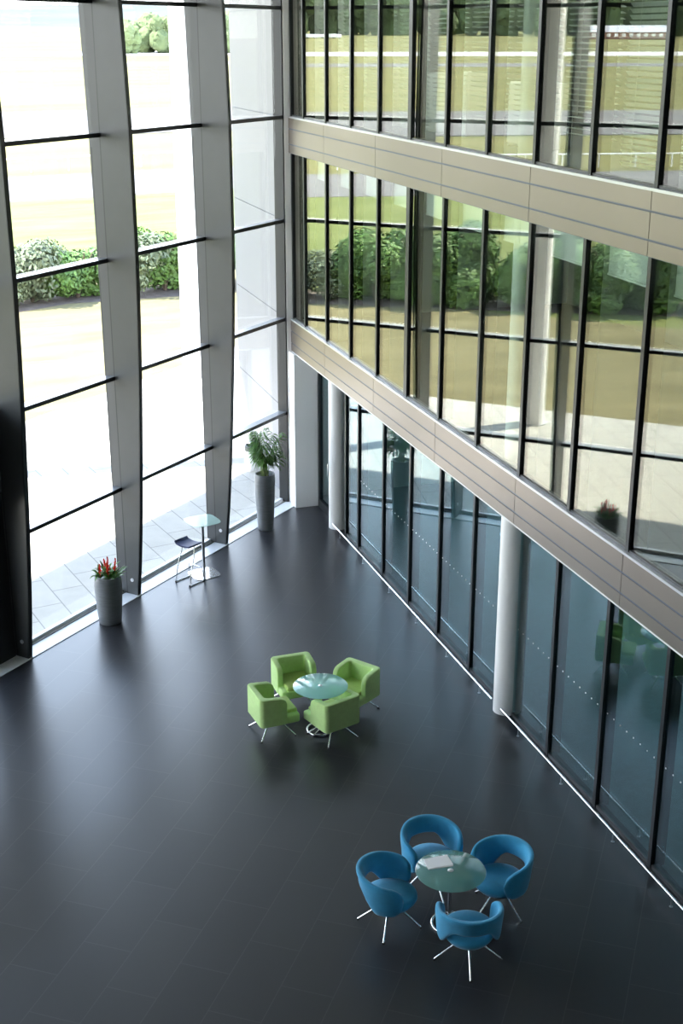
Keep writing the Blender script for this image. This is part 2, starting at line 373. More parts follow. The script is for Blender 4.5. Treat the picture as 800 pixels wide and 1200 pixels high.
# low bumper rail
def rail(s0, s1, posts, lab):
    root = empty('bumper_rail', (*fp((s0 + s1) / 2, -7.70), 0)); tag(root, lab, 'rail', 'low steel rails along the glass'); pp = parr(root)
    mb = MB(); mb.tube([(*fp(s0, -7.72), .135), (*fp(s1, -7.72), .135)], .017, 10); pp(mb.build('rail', M_chrome, smooth=True))
    for s in posts:
        mb = MB(); mb.tube([(*fp(s, -7.72), 0.0), (*fp(s, -7.72), .125)], .009, 8); mb.lathe([(.022, 0), (.022, .006)], 12, (*fp(s, -7.72), 0)); pp(mb.build('post', M_steel, smooth=True))
rail(-24.35, -16.30, [-23.86, -22.4, -20.9, -19.5, -18.1, -16.75], 'low steel rail along the glass between the two columns')
rail(-15.93, -7.62, [-15.33, -13.95, -12.5, -11.1, -9.7, -8.3], 'low steel rail in front of the glass right of the near column')

# roller blinds, first storey; venetian blinds, second storey
for k in range(1, 12):
    s0, s1 = L1S[k] + .13, L1S[k + 1] - .02
    root = empty('roller_blind', (*fp((s0 + s1) / 2, -7.72), 7.44)); tag(root, 'short lowered white roller blind behind middle storey glass, %s bay from the corner' % ORD[k], 'blind', 'roller blinds in the middle storey'); pp = parr(root)
    mb = MB(); fbox(mb, s0, s1, -7.724, -7.718, 7.10, 7.44); pp(mb.build('fabric', M_fabric))
    mb = MB(); fbox(mb, s0, s1, -7.735, -7.707, 7.085, 7.11); pp(mb.build('hem_bar', M_white))
    mb = MB(); mb.tube([(*fp(s0, -7.72), 7.455), (*fp(s1, -7.72), 7.455)], .03, 12); pp(mb.build('roller', M_white, smooth=True))
for k in range(1, 12):
    s0, s1 = L1S[k] + .13, L1S[k + 1] - .02
    root = empty('venetian_blind', (*fp((s0 + s1) / 2, -7.78), 11.6)); tag(root, 'white slatted blind behind top storey glass, %s bay from the corner' % ORD[k], 'blind', 'venetian blinds in the top storey'); pp = parr(root)
    mb = MB(); z = 8.35 if k in (2, 4, 9) else 8.6
    tilt = .022 if k in (2, 4, 9) else .009
    while z < 11.55:
        p = [fp(s0, -7.76), fp(s1, -7.76), fp(s1, -7.80), fp(s0, -7.80)]
        mb.add([(p[0][0], p[0][1], z + tilt), (p[1][0], p[1][1], z + tilt), (p[2][0], p[2][1], z - tilt), (p[3][0], p[3][1], z - tilt),
                (p[0][0], p[0][1], z + tilt + .003), (p[1][0], p[1][1], z + tilt + .003), (p[2][0], p[2][1], z - tilt + .003), (p[3][0], p[3][1], z - tilt + .003)],
               [(0, 1, 2, 3), (7, 6, 5, 4), (0, 4, 5, 1), (1, 5, 6, 2), (2, 6, 7, 3), (3, 7, 4, 0)])
        z += .065
    pp(mb.build('slats', M_blind))
    mb = MB(); fbox(mb, s0, s1, -7.80, -7.76, 11.58, 11.64); pp(mb.build('head_rail', M_white))
    for f in (.2, .8):
        s = s0 + (s1 - s0) * f
        mb = MB(); mb.tube([(*fp(s, -7.755), 8.35), (*fp(s, -7.755), 11.6)], .003, 4); pp(mb.build('cord', M_white))
# white cabinets in the top storey
for s0, s1, c, h, lab in ((-24.7, -24.25, -8.9, 1.05, 'narrow white cabinet behind top storey glass, third bay'), (-22.8, -21.85, -9.0, 1.0, 'wide white cabinet behind top storey glass, second from the corner'),
                          (-21.5, -20.95, -9.0, 1.05, 'white cabinet behind top storey glass right of the wide one'), (-19.3, -18.2, -9.0, .95, 'low white cabinet behind top storey glass right of the thick mullion')):
    root = empty('cabinet', (*fp((s0 + s1) / 2, c), 8.12)); tag(root, lab, 'cabinet', 'white cabinets in the top storey'); pp = parr(root)
    mb = MB(); fbox(mb, s0, s1, c - .45, c, 8.12, 8.12 + h); pp(mb.build('body', M_white, bevel=.01))
    sm = (s0 + s1) / 2
    for a, b in ((s0 + .01, sm - .005), (sm + .005, s1 - .01)):
        mb = MB(); fbox(mb, a, b, c, c + .018, 8.17, 8.12 + h - .03); d = pp(mb.build('door', M_white))
        mb = MB(); h0 = sm + (.04 if a > sm else -.04); mb.tube([(*fp(h0, c + .03), 8.55), (*fp(h0, c + .03), 8.7)], .006, 6); hh = mb.build('handle', M_steel); hh.parent = d

# ------------------------------------------------------------------ tall window wall (left)
FD = [(0, .24), (.8, .32), (1.66, .39), (2.5, .445), (3.3, .49), (4.0, .53), (5.2, .575), (6.2, .60), (8.3, .60), (9.4, .565), (10.3, .53), (11.5, .47), (ROOF, .42)]
TF = [0, 2.98, 5.91]
def fin(t, lab):
    root = empty('steel_fin', (*lp(t, .0), 0)); tag(root, lab, 'steel fin', 'tapered steel fins of the window wall'); pp = parr(root)
    th = .05
    def plate(d0, d1, name, mat, th):
        vs = []; fs = []
        for z, dd in FD:
            a = d0(dd); b = d1(dd)
            for (tt, oo) in ((t - th, a), (t + th, a), (t + th, b), (t - th, b)): vs.append((*lp(tt, oo), max(z, .012)))
        n = len(FD)
        for i in range(n - 1):
            for k in range(4): fs.append((i * 4 + k, i * 4 + (k + 1) % 4, i * 4 + 4 + (k + 1) % 4, i * 4 + 4 + k))
        fs += [(3, 2, 1, 0), tuple((n - 1) * 4 + k for k in range(4))]
        o = MB().add(vs, fs).build(name, mat); pp(o); return o
    plate(lambda d: .012, lambda d: d - .02, 'fin_plate', M_fin, .045)
    plate(lambda d: d - .02, lambda d: d, 'front_edge', M_black, .047)
    mb = MB()
    vs = []
    OZ = [(.012, .19), (4, .19), (8.3, .235), (10.3, .285), (ROOF, .33)]
    for i in range(len(OZ) - 1):
        pass
    fs = []
    for z, ov in OZ:
        for (tt, oo) in ((t - .04, -ov), (t + .04, -ov), (t + .04, -.012), (t - .04, -.012)): vs.append((*lp(tt, oo), z))
    for i in range(len(OZ) - 1):
        for k in range(4): fs.append((i * 4 + k, i * 4 + (k + 1) % 4, i * 4 + 4 + (k + 1) % 4, i * 4 + 4 + k))
    fs += [(3, 2, 1, 0), (16, 17, 18, 19)]
    pp(mb.add(vs, fs).build('mullion', M_mull))
    mb = MB(); lbox(mb, t - .042, t + .042, -.205, -.182, .012, 8.0); lbox(mb, t - .042, t + .042, -.012, .012, .012, ROOF); pp(mb.build('gasket', M_black))
    # round bolt cover near the foot
    c = lp(t - .045, .13); mb = MB(); mb.tube([(c[0], c[1], .30), (c[0] - DL.x * .012, c[1] - DL.y * .012, .30)], .035, 16); pp(mb.build('bolt_cover', M_edge, smooth=True))
    return root
fin(0, 'tapered grey steel fin at the left edge, beside the dark entrance')
fin(2.98, 'middle tapered grey steel fin, behind the red flower planter')
fin(5.91, 'tapered grey steel fin behind the high glass table')
for i in range(1, 5): fin(-2.96 * i, 'tapered grey steel fin')
def lbay(t0, t1, lab, ex=.0):
    root = empty(nextw(), (*lp(t0, -.17), 0)); struct(root, lab, 'window'); pp = parr(root)
    for k in range(6):
        za, zb = 2.05 * k, min(2.05 * (k + 1), ROOF)
        mb = MB(); lbox(mb, t0 + .035, t1 - .035, -.18, -.16, za + (.05 if k else .06), zb - .04); pp(mb.build('pane', M_clear))
        if k:
            mb = MB(); lbox(mb, t0 + .03, t1 - .03 + ex, -.175, .0, za - .032, za + .032); tr = pp(mb.build('transom', M_tran))
            mb = MB(); lbox(mb, t0 + .03, t1 - .03 + ex, .0, .008, za - .036, za + .034); e2 = mb.build('transom_edge', M_black); e2.parent = tr
    mb = MB(); lbox(mb, t0 + .03, t1 - .03, -.2, -.12, .012, .07); pp(mb.build('bottom_rail', M_sill))
    mb = MB(); lbox(mb, t0 + .03, t1 - .03, -.06, -.045, .012, .02); pp(mb.build('floor_gap', M_black))
    return root
lbay(0, 2.98, 'tall window bay behind the red flower planter')
lbay(2.98, 5.91, 'tall window bay behind the stool and high glass table')
lbay(5.91, TC, 'tall window bay behind the palm, next to the corner', ex=.06)
for i in range(2, 5): lbay(-2.96 * i, -2.96 * (i - 1), None)
mb = MB(); lbox(mb, TB - 2, -2.96 * 4 - .05, -.3, -.05, 0, ROOF); struct(mb.build('wall_left_blocker', M_back))  # unseen wall added in place of near bays, cuts window light on the facade
mb = MB(); lbox(mb, TC - .03, TC + .02, -.2, .02, 0, ROOF); struct(mb.build('trim_5', M_black), 'dark window frame upright against the white corner post', 'frame')
# entrance bay with dark frame
er = empty('door_2', (*lp(-1.5, -.1), 0)); struct(er, 'dark framed glass entrance at the left edge', 'door'); pe = parr(er)
mb = MB()
lbox(mb, -.52, -.06, -.26, -.02, 0, 2.9); lbox(mb, -2.9, -2.6, -.26, -.02, 0, 2.9); lbox(mb, -2.6, -.52, -.26, -.02, 2.6, 2.9); lbox(mb, -2.6, -.52, -.22, -.06, .012, .28)
pe(mb.build('door_frame', M_black))
mb = MB(); lbox(mb, -2.6, -.52, -.15, -.13, .28, 2.6); pe(mb.build('pane', M_clear))
mb = MB(); lbox(mb, -2.92, -.04, -.175, -.0, 2.9, 4.3); pe(mb.build('head_panel', M_back))
mb = MB(); lbox(mb, -2.92, -.04, -.18, -.16, 4.3, ROOF); pe(mb.build('upper_pane', M_clear))
for z in (4.3, 6.15, 8.2, 10.25):
    mb = MB(); lbox(mb, -2.92, -.04, -.175, 0, z - .03, z + .03); pe(mb.build('transom', M_tran))

# ------------------------------------------------------------------ outside
pv = MB(); pv.hexa([lp(-60, -9.55), lp(40, -9.55), lp(40, 6), lp(TC + .2, 6), lp(TC + .2, -.16), lp(-60, -.16)], -.2, -.01)
struct(pv.build('trim_6', M_pave), 'pale stone paving outside the tall windows', 'paving')
def strip(name, pts_in, pts_out, z, mat, lab, cat):
    q = pts_in + pts_out[::-1]
    o = MB().hexa(q, z - .3, z).build(name, mat); struct(o, lab, cat); return o
AZ = -R(30); DF = Vector((math.sin(AZ), math.cos(AZ))); PF = Vector((math.cos(AZ), -math.sin(AZ)))
def gp(d, w): return (DF.x * d + PF.x * w, DF.y * d + PF.y * w)
hp = [(-46, 12), (-34, 28), (-24.8, 37.3), (-18.1, 44.1), (-11.5, 51.5), (-7.0, 53.2), (4, 58), (24, 66)]
strip('trim_7', [lp(-60, -9.55), lp(40, -9.55)], [lp(-60, -22), lp(40, -22)], -.02, M_lawn, 'dry brown lawn beyond the paving', 'lawn')
o = MB().hexa([lp(-60, -22), lp(40, -22), gp(84, 120), gp(84, -140)], -.32, -.03).build('trim_8', M_lawng); struct(o, 'greener lawn around the hedge', 'lawn')
# terrain beyond: gently rising airfield
def terr(r): return -.05 if r < 400 else -.05 + .016 * (r - 400)
mb = MB(); ds = [40, 84, 150, 250, 400, 445, 476, 560, 625, 800, 1100, 1500, 2100]; ws = [-2200, -900, -300, 0, 300, 900, 2200]
for d in ds:
    for w in ws: mb.v.append((*gp(d, w), terr(d) - (.06 if d < 300 else 0)))
for i in range(len(ds) - 1):
    for j in range(len(ws) - 1):
        a = i * len(ws) + j; mb.f.append((a, a + 1, a + 1 + len(ws), a + len(ws)))
struct(mb.build('trim_9', M_field), 'wide grass airfield stretching to the woods', 'field')
def roadstrip(nm, d0, d1, mat, lab):
    mb = MB(); W_ = 1500
    k = .04
    vs = []
    for d in (d0, d1):
        for w in (-W_, W_): vs.append((*gp(d, w), terr(d) + k))
    vs += [(x, y, z - .3) for x, y, z in vs]
    mb.add(vs, [(0, 1, 3, 2), (4, 6, 7, 5), (0, 4, 5, 1), (2, 3, 7, 6), (0, 2, 6, 4), (1, 5, 7, 3)])
    struct(mb.build(nm, mat), lab, 'road')
roadstrip('trim_10', 83, 98, M_road, 'near grey service road beyond the hedge')
roadstrip('trim_11', 138, 186, M_road, 'grey taxiway crossing the airfield')
roadstrip('trim_12', 445, 476, M_road, 'thin grey road far out on the airfield')
roadstrip('trim_13', 562, 624, M_run, 'pale runway far out on the airfield')
# white rail fence
fr = empty('rail_fence', (*gp(101.5, 0), 0)); tag(fr, 'low white rail fence along the far side of the service road', 'fence'); pf = parr(fr)
mb = MB(); mb.tube([(*gp(101.5, -110), 1.0), (*gp(101.5, 60), 1.0)], .07, 6); pf(mb.build('rail', M_white))
pm = MB(); pm.tube([(0, 0, 0), (0, 0, 1.0)], .06, 6)
fp0 = pm.build('post', M_white)
for i in range(57):
    q = fp0 if i == 0 else fp0.copy()
    if i: COL.objects.link(q)
    q.parent = fr; x, y = gp(101.5, -110 + 3 * i); q.location = (x - fr.location.x, y - fr.location.y, -.05)
# canopy columns outside
for t, o_, lab in ((17.24, -8.47, 'tall white round canopy column outside, seen through the middle window bay'), (6.02, -8.2, 'tall white round canopy column outside, seen mirrored in the middle storey glass'), (-5.2, -8.2, 'white canopy column outside near the entrance')):
    x, y = lp(t, o_); root = empty('canopy_column', (x, y, -.01)); tag(root, lab, 'column', 'outside canopy columns')
    MB().lathe([(.30, 0), (.30, ROOF + .0)], 40).build('shaft', M_white, root, smooth=True)
    MB().lathe([(.36, 0), (.36, .03)], 40).build('base_ring', M_steel, root, smooth=True)
# bollard bin outside by the wall
x, y = (-2.15, 29.6); root = empty('litter_bin', (x, y, -.01)); tag(root, 'pale round litter bin with dark rim outside by the white wall', 'bin')
MB().lathe([(.13, 0), (.145, .03), (.15, .5), (.15, .52)], 28).build('body', M_wallw, root, smooth=True)
MB().lathe([(.152, .5), (.155, .62), (.12, .64), (.11, .56)], 28).build('rim', M_mull, root, smooth=True)
MB().lathe([(.09, .68), (.085, .72), (.0, .74)], 20).build('cap', M_steel, root, smooth=True)
MB().tube([(0, 0, .56), (0, 0, .7)], .012, 6).build('cap_stem', M_steel, root)

# shrubs
def leafball(n, rx, ry, rz, leaf, seed, gap=.25):
    rnd = random.Random(seed); mb = MB(); lobes = []
    for i in range(9):
        a = rnd.uniform(0, 2 * PI); lobes.append(Vector((math.cos(a) * rx * rnd.uniform(.15, .6), math.sin(a) * ry * rnd.uniform(.15, .6), rz * rnd.uniform(.35, 1.45))))
    lobes.append(Vector((0, 0, rz * .9)))
    for i in range(n):
        l = rnd.choice(lobes); d = Vector((rnd.gauss(0, 1), rnd.gauss(0, 1), rnd.gauss(0, 1))).normalized()
        rr = rnd.uniform(.75, 1.0)
        p = l + Vector((d.x * rx * .5 * rr, d.y * ry * .5 * rr, d.z * rz * .55 * rr))
        if p.z < .05: p.z = rnd.uniform(.05, .4)
        nrm = (d + Vector((rnd.uniform(-.7, .7), rnd.uniform(-.7, .7), rnd.uniform(-.3, 1)))).normalized()
        a = nrm.orthogonal().normalized(); a.rotate(Matrix.Rotation(rnd.uniform(0, 6.3), 3, nrm)); b = nrm.cross(a)
        s = leaf * rnd.uniform(.6, 1.3)
        mb.add([p - a * s, p + b * s * .45, p + a * s, p - b * s * .45], [(0, 1, 2, 3)])
    return mb
shrub_meshes = []
def shrub_proto(k, mat, dims, n, leaf):
    root = empty('shrub', (0, 0, -200)); leafball(n, *dims, leaf, 11 + k).build('foliage', mat, root)
    mb = MB(); rnd = random.Random(k)
    for i in range(5):
        a = rnd.uniform(0, 6.3); mb.tube([(0, 0, 0), (math.cos(a) * dims[0] * .2, math.sin(a) * dims[1] * .2, dims[2] * .7), (math.cos(a) * dims[0] * .45, math.sin(a) * dims[1] * .45, dims[2] * 1.4)], [.06, .04, .02], 6)
    mb.build('stem', M_bark, root); return root
pa = shrub_proto(0, M_hedge, (1.9, 1.7, 1.45), 9500, .115)
pb = shrub_proto(1, M_hedge, (1.7, 1.6, 1.6), 9500, .11)
pc = shrub_proto(2, M_hedge2, (1.7, 1.5, 1.25), 4500, .11)
def along(pts, step):
    res = []; acc = 0
    for (x0, y0), (x1, y1) in zip(pts[:-1], pts[1:]):
        L = math.hypot(x1 - x0, y1 - y0)
        while acc < L: res.append((x0 + (x1 - x0) * acc / L, y0 + (y1 - y0) * acc / L)); acc += step
        acc -= L
    return res
used = {}
sp_ = along(hp, 1.85)
ns = 0
for i, (x, y) in enumerate(sp_):
    if y > 60: continue
    pale = (-16.5 < x < -10.6 and y > 44) or (-9.0 < x < -8.0) or x < -36
    if -11.9 < x < -9.6: pale = False
    p = pc if pale else (pa if i % 2 else pb)
    first = p.name not in used
    o = p if first else copy_tree(p); used[p.name] = 1
    o.location = (x + random.uniform(-.3, .3), y + random.uniform(-.3, .3), -.03); o.rotation_euler.z = random.uniform(0, 6.3)
    s = random.uniform(.85, 1.12) * (1.0 if not pale else .95); o.scale = (s, s, s * random.uniform(.9, 1.15))
    tag(o, 'pale silvery green bush in the hedge line on the lawn' if pale else 'dense green shrub in the hedge line beyond the lawn', 'shrub', 'pale bushes on the lawn' if pale else 'green shrubs of the hedge')
# mulch bed under the hedge
left = [(x + .9, y - 1.1) for x, y in hp]; right = [(x - .9, y + 1.1) for x, y in hp]
mb = MB()
for i in range(len(hp) - 1): mb.hexa([left[i], left[i + 1], right[i + 1], right[i]], -.2, -.012)
struct(mb.build('trim_14', M_mulch), 'dark mulch bed beneath the hedge', 'flower bed')

# far trees
def crown(seed, n=16):
    rnd = random.Random(seed); mb = MB()
    bm = bmesh.new()
    for i in range(n):
        a = rnd.uniform(0, 6.3); r = rnd.uniform(0, .62); z = rnd.uniform(.25, 1.0)
        rad = rnd.uniform(.22, .42) * (1.15 - .45 * z)
        bmesh.ops.create_icosphere(bm, subdivisions=4, radius=rad, matrix=Matrix.Translation((math.cos(a) * r, math.sin(a) * r, z)))
    for v in bm.verts:
        v.co += v.co.normalized() * 0 + Vector(noise.noise_vector(v.co * 4 + Vector((seed, 0, 0)))) * .08 + Vector(noise.noise_vector(v.co * 13)) * .05 + Vector(noise.noise_vector(v.co * 30)) * .03
    me = bpy.data.meshes.new('crown'); bm.to_mesh(me); bm.free(); me.polygons.foreach_set('use_smooth', [True] * len(me.polygons))
    return me
protos = []
for k in range(4):
    root = empty('tree', (0, 0, -300)); me = crown(k + 3); me.materials.append(M_tree2 if k == 3 else M_tree)
    o = bpy.data.objects.new('crown', me); COL.objects.link(o); o.parent = root
    MB().tube([(0, 0, 0), (0, 0, .5)], [.05, .03], 6).build('trunk', M_bark, root)
    protos.append(root)
seen = set()
def tree(az, r, h, w, k, lab, grp):
    p = protos[k]; o = p if k not in seen else copy_tree(p); seen.add(k)
    if k == 3: h *= .72; w *= .9
    a = R(az); x, y = r * math.sin(a), r * math.cos(a)
    d = x * DF.x + y * DF.y
    o.location = (x, y, terr(max(d, 0)) - 1.0); o.scale = (w, w, h / 1.3); o.rotation_euler.z = random.uniform(0, 6.3)
    tag(o, lab, 'tree', grp)
# clump seen directly through the middle bay
for az, r, h, w in ((-9.6, 640, 19, 12), (-8.9, 630, 22, 12), (-8.1, 650, 23, 13), (-7.3, 645, 26, 13), (-6.5, 650, 24, 13), (-5.6, 650, 28, 14), (-4.8, 650, 27, 14), (-9.2, 690, 24, 14), (-7.6, 700, 28, 14), (-6.0, 700, 30, 15), (-4.0, 690, 30, 15)):
    tree(az, r, h, w, 3, 'pale green tree in the distant clump beyond the airfield', 'trees of the distant clump')
for i in range(46):
    az = -27 - i * .72 + random.uniform(-.2, .2)
    tree(az, random.uniform(1120, 1220), random.uniform(40, 56), random.uniform(19, 25), i % 3, 'dark green tree in the far woodland, seen mirrored in the glass', 'trees of the far woodland')
for i in range(40):
    az = -26 - i * .85 + random.uniform(-.3, .3)
    tree(az, random.uniform(1400, 1520), random.uniform(56, 74), random.uniform(28, 36), i % 3, 'dark green tree in the far woodland, seen mirrored in the glass', 'trees of the far woodland')
# far hills
mb = MB(); n = 90
for row, (r, base) in enumerate(((1700, 0), (2300, .45), (3000, 1.0), (3600, .9))):
    for i in range(n + 1):
        az = R(-75 + 90 * i / n)
        nz = noise.noise(Vector((i * .09, row * .3, 2))) * 14 + noise.noise(Vector((i * .5, row, 5))) * 4
        mb.v.append((r * math.sin(az), r * math.cos(az), 8 + (70 + nz) * base + (12 if row == 0 else 0) - 6))
for row in range(3):
    for i in range(n):
        a = row * (n + 1) + i; mb.f.append((a, a + 1, a + n + 2, a + n + 1))
struct(mb.build('trim_15', M_hill, smooth=True), 'hazy wooded hills on the horizon', 'hills')
# long low building on the far side
a = R(-47.6); bx, by = 14.3 + 1000 * math.sin(a), 4.6 + 1000 * math.cos(a); bd = bx * DF.x + by * DF.y
bz = terr(bd)
def far_building(x, y, z, rz, L, D, H, lab, nw=12):
    root = empty('far_building', (x, y, z), rz); tag(root, lab, 'building')
    MB().box((-L / 2, -D / 2, 0), (L / 2, D / 2, H)).build('wall', M_bldg, root)
    MB().add([(-L / 2 - 1, -D / 2 - 1, H), (L / 2 + 1, -D / 2 - 1, H), (L / 2 + 1, D / 2 + 1, H), (-L / 2 - 1, D / 2 + 1, H), (-L / 2 + 4, 0, H * 2), (L / 2 - 4, 0, H * 2)],
             [(0, 1, 5, 4), (2, 3, 4, 5), (1, 2, 5), (3, 0, 4), (3, 2, 1, 0)]).build('roof', M_froof, root)
    for i in range(nw):
        x0 = -L / 2 + (i + .25) * L / nw
        MB().box((x0, -D / 2 - .1, H * .35), (x0 + L / nw * .5, -D / 2 + .1, H * .85)).build('window', M_white, root)
far_building(bx, by, bz, R(42), 62, 14, 4.6, 'long low brick building with pale roof at the edge of the woods')
a = R(-51.8); bx2, by2 = 14.3 + 1010 * math.sin(a), 4.6 + 1010 * math.cos(a)
far_building(bx2, by2, terr(bx2 * DF.x + by2 * DF.y) , R(44), 60, 14, 6.0, 'second pale roofed building beside the long low one', 10)
# parked vans
def van(az, r, lab):
    a = R(az); x, y = 14.3 + r * math.sin(a), 4.6 + r * math.cos(a); z = terr(x * DF.x + y * DF.y)
    root = empty('van', (x, y, z), R(random.uniform(20, 60))); tag(root, lab, 'van', 'white vans parked across the airfield')
    MB().hexa([(-3, -1.1), (3, -1.1), (3, 1.1), (-3, 1.1)], .5, 2.9).build('body', M_car, root, bevel=.3)
    MB().box((3, -1, .5), (4.2, 1, 1.7)).build('bonnet', M_car, root, bevel=.2)
    for sx_ in (-2, 2.6):
        for sy in (-1.1, 1.1): MB().tube([(sx_, sy - .15, .45), (sx_, sy + .15, .45)], .45, 12).build('wheel', M_rubber, root)
for i, x in enumerate((340, 346, 353, 362, 372, 386, 392)):
    van(-36.1 - math.degrees(math.atan((x - 400) / 1625)), 985 + 6 * (i % 3), 'white van parked far off before the woods, %s from the corner' % ORD[i])

# ------------------------------------------------------------------ furniture
def smoothstep(x): x = max(0, min(1, x)); return x * x * (3 - 2 * x)
def make_tub():
    root = empty('tub_chair')
    # wrap-around padded back band: rounded section swept around the seat (front = +y)
    A = R(128); n = 44; m = 16; vs = []; fs = []
    for i in range(n + 1):
        q = -1 + 2 * i / n; a = q * A; aa = abs(q)
        top = .775 - .10 * aa ** 2.2 - .05 * smoothstep((aa - .8) / .2)
        bot = .565 - .23 * smoothstep((aa - .22) / .38) + .05 * smoothstep((aa - .82) / .18)
        th = .078; rr = .315 + .012 * aa
        if aa > .93:
            f = math.sqrt(max(0, 1 - ((aa - .93) / .07) ** 2)); f = max(f, .15)
            mid = (top + bot) / 2; top = mid + (top - mid) * f; bot = mid + (bot - mid) * f; th *= f
        h = (top - bot) / 2; zc = (top + bot) / 2
        for k in range(m):
            b = 2 * PI * k / m; cx = math.copysign(abs(math.cos(b)) ** .62, math.cos(b)); cz = math.copysign(abs(math.sin(b)) ** .62, math.sin(b))
            lean = .055 * (zc + cz * h - .45)
            r = rr + lean + cx * th / 2 + .035 * max(0, cz) * (1 - aa)
            vs.append((math.sin(a) * r, -math.cos(a) * r * 1.0, zc + cz * h))
    for i in range(n):
        for k in range(m): fs.append((i * m + k, (i + 1) * m + k, (i + 1) * m + (k + 1) % m, i * m + (k + 1) % m))
    fs += [tuple(range(m)), tuple(n * m + k for k in range(m))[::-1]]
    MB().add(vs, fs).build('backrest', M_blue, root, smooth=True)
    # seat: bowl with a flattened front
    prof = [(.0, .275), (.16, .28), (.235, .31), (.275, .36), (.29, .395), (.284, .425), (.25, .447), (.15, .454), (0, .456)]
    mb = MB(); nn = 40
    vs = []
    for r, z in prof:
        for k in range(nn):
            a = 2 * PI * k / nn; x = r * math.cos(a); y = r * math.sin(a)
            if y > 0: y = y * 1.12; x *= 1.0 + .12 * math.sin(a) * abs(math.cos(a))
            vs.append((x, y, z))
    fs = [(i * nn + k, i * nn + (k + 1) % nn, (i + 1) * nn + (k + 1) % nn, (i + 1) * nn + k) for i in range(len(prof) - 1) for k in range(nn)]
    mb.add(vs, fs).build('seat', M_blue, root, smooth=True)
    MB().lathe([(0, .255), (.09, .255), (.09, .285), (0, .285)], 20).build('hub', M_steel, root, smooth=True)
    for k in range(4):
        a = PI / 2 * k; c, s = math.cos(a), math.sin(a)
        l = MB().tube([(c * .03, s * .03, .268), (c * .10, s * .10, .245), (c * .37, s * .37, .012)], .0125, 10).build('leg', M_chrome, root, smooth=True)
        MB().lathe([(.017, 0), (.017, .014)], 12, (c * .372, s * .372, 0)).build('foot_cap', M_rubber, l, smooth=True)
    return root
def face(c, t): return math.atan2(t[1] - c[1], t[0] - c[0]) - PI / 2
BT = (1.27, 12.66)
tubp = make_tub()
tubs = [((.555, 12.63), 'blue tub chair on the left of the round glass table', -.25), ((1.085, 13.34), 'blue tub chair behind the round glass table, farthest from the viewer', .10),
        ((1.86, 12.93), 'blue tub chair on the right, beside the glass facade', .25), ((1.41, 12.0), 'blue tub chair in front with its back to the viewer', -.2)]
for i, (c, lab, da) in enumerate(tubs):
    o = tubp if i == 0 else copy_tree(tubp)
    o.location = (c[0], c[1], 0); o.rotation_euler.z = face(c, BT) + da; tag(o, lab, 'chair', 'blue tub chairs')

def make_cube_chair():
    root = empty('armchair')
    def arc(cx, cy, r, a0, a1, n=6): return [(cx + r * math.cos(R(a0 + (a1 - a0) * i / n)), cy + r * math.sin(R(a0 + (a1 - a0) * i / n))) for i in range(n + 1)]
    hw, yb, ya, ih, iy = .315, -.285, .13, .225, -.19
    outer = [(hw, ya)] + arc(hw - .07, yb + .07, .07, 0, -90) + arc(-hw + .07, yb + .07, .07, -90, -180) + [(-hw, ya)]
    inner = [(-ih, ya)] + arc(-ih + .05, iy + .05, .05, 180, 270) + arc(ih - .05, iy + .05, .05, -90, 0) + [(ih, ya)]
    ex = [ya - .10, ya - .05, ya - .018]
    outer = [outer[0]] + [(hw, y) for y in ex[::-1]] + outer[1:-1] + [(-hw, y) for y in ex] + [outer[-1]]
    inner = [inner[0]] + [(-ih, y) for y in ex[::-1]] + inner[1:-1] + [(ih, y) for y in ex] + [inner[-1]]
    outer = outer[::-1]; inner = inner[::-1]
    q = outer + inner
    # shell prism split into quads around the U so that the arms slope down slightly
    O = outer; I = inner[::-1]
    def zt(y): return .70 - .03 * smoothstep((y - yb) / (ya - yb)) - (.11 - math.sqrt(max(0, .11 ** 2 - max(0, y - ya + .11) ** 2)) if y > ya - .11 else 0)
    n = max(len(O), len(I)); assert len(O) == len(I)
    vs = []; fs = []
    for (x, y), (xi, yi) in zip(O, I):
        vs += [(x, y, .245), (xi, yi, .245), (xi, yi, zt(yi)), (x, y, zt(y))]
    for i in range(n - 1):
        for k in range(4): fs.append((i * 4 + k, (i + 1) * 4 + k, (i + 1) * 4 + (k + 1) % 4, i * 4 + (k + 1) % 4))
    fs += [(0, 1, 2, 3), tuple((n - 1) * 4 + k for k in (3, 2, 1, 0))]
    MB().add(vs, fs).build('shell', M_green, root, bevel=.03, seg=4, ang=52)
    MB().box((-.305, -.27, .235), (.305, .33, .375)).build('seat_base', M_green, root, bevel=.03, seg=3)
    MB().box((-.222, -.20, .36), (.222, .322, .425)).build('seat_cushion', M_gseat, root, bevel=.03, seg=3)
    MB().box((-.07, -.07, .205), (.07, .07, .238)).build('hub', M_steel, root, bevel=.006)
    for k in range(4):
        a = PI / 4 + PI / 2 * k; c, s = math.cos(a), math.sin(a)
        l = MB().tube([(c * .05, s * .05, .215), (c * .12, s * .12, .20), (c * .375, s * .375, .012)], .0115, 10).build('leg', M_chrome, root, smooth=True)
        MB().lathe([(.016, 0), (.016, .014)], 12, (c * .377, s * .377, 0)).build('foot_cap', M_rubber, l, smooth=True)
    return root
GTb = (-.31, 17.35)
cubp = make_cube_chair()
cubs = [((-1.03, 17.12), 'lime green armchair on the left of the round glass table', 6), ((-.72, 18.02), 'lime green armchair at the back left of the table', -12),
        ((.19, 17.78), 'lime green armchair at the back right, nearest the glass facade', 12), ((-.13, 16.98), 'lime green armchair in front with its back to the viewer', 10)]
for i, (c, lab, da) in enumerate(cubs):
    o = cubp if i == 0 else copy_tree(cubp)
    o.location = (c[0], c[1], 0); o.rotation_euler.z = face(c, GTb) + R(da); tag(o, lab, 'armchair', 'lime green armchairs')

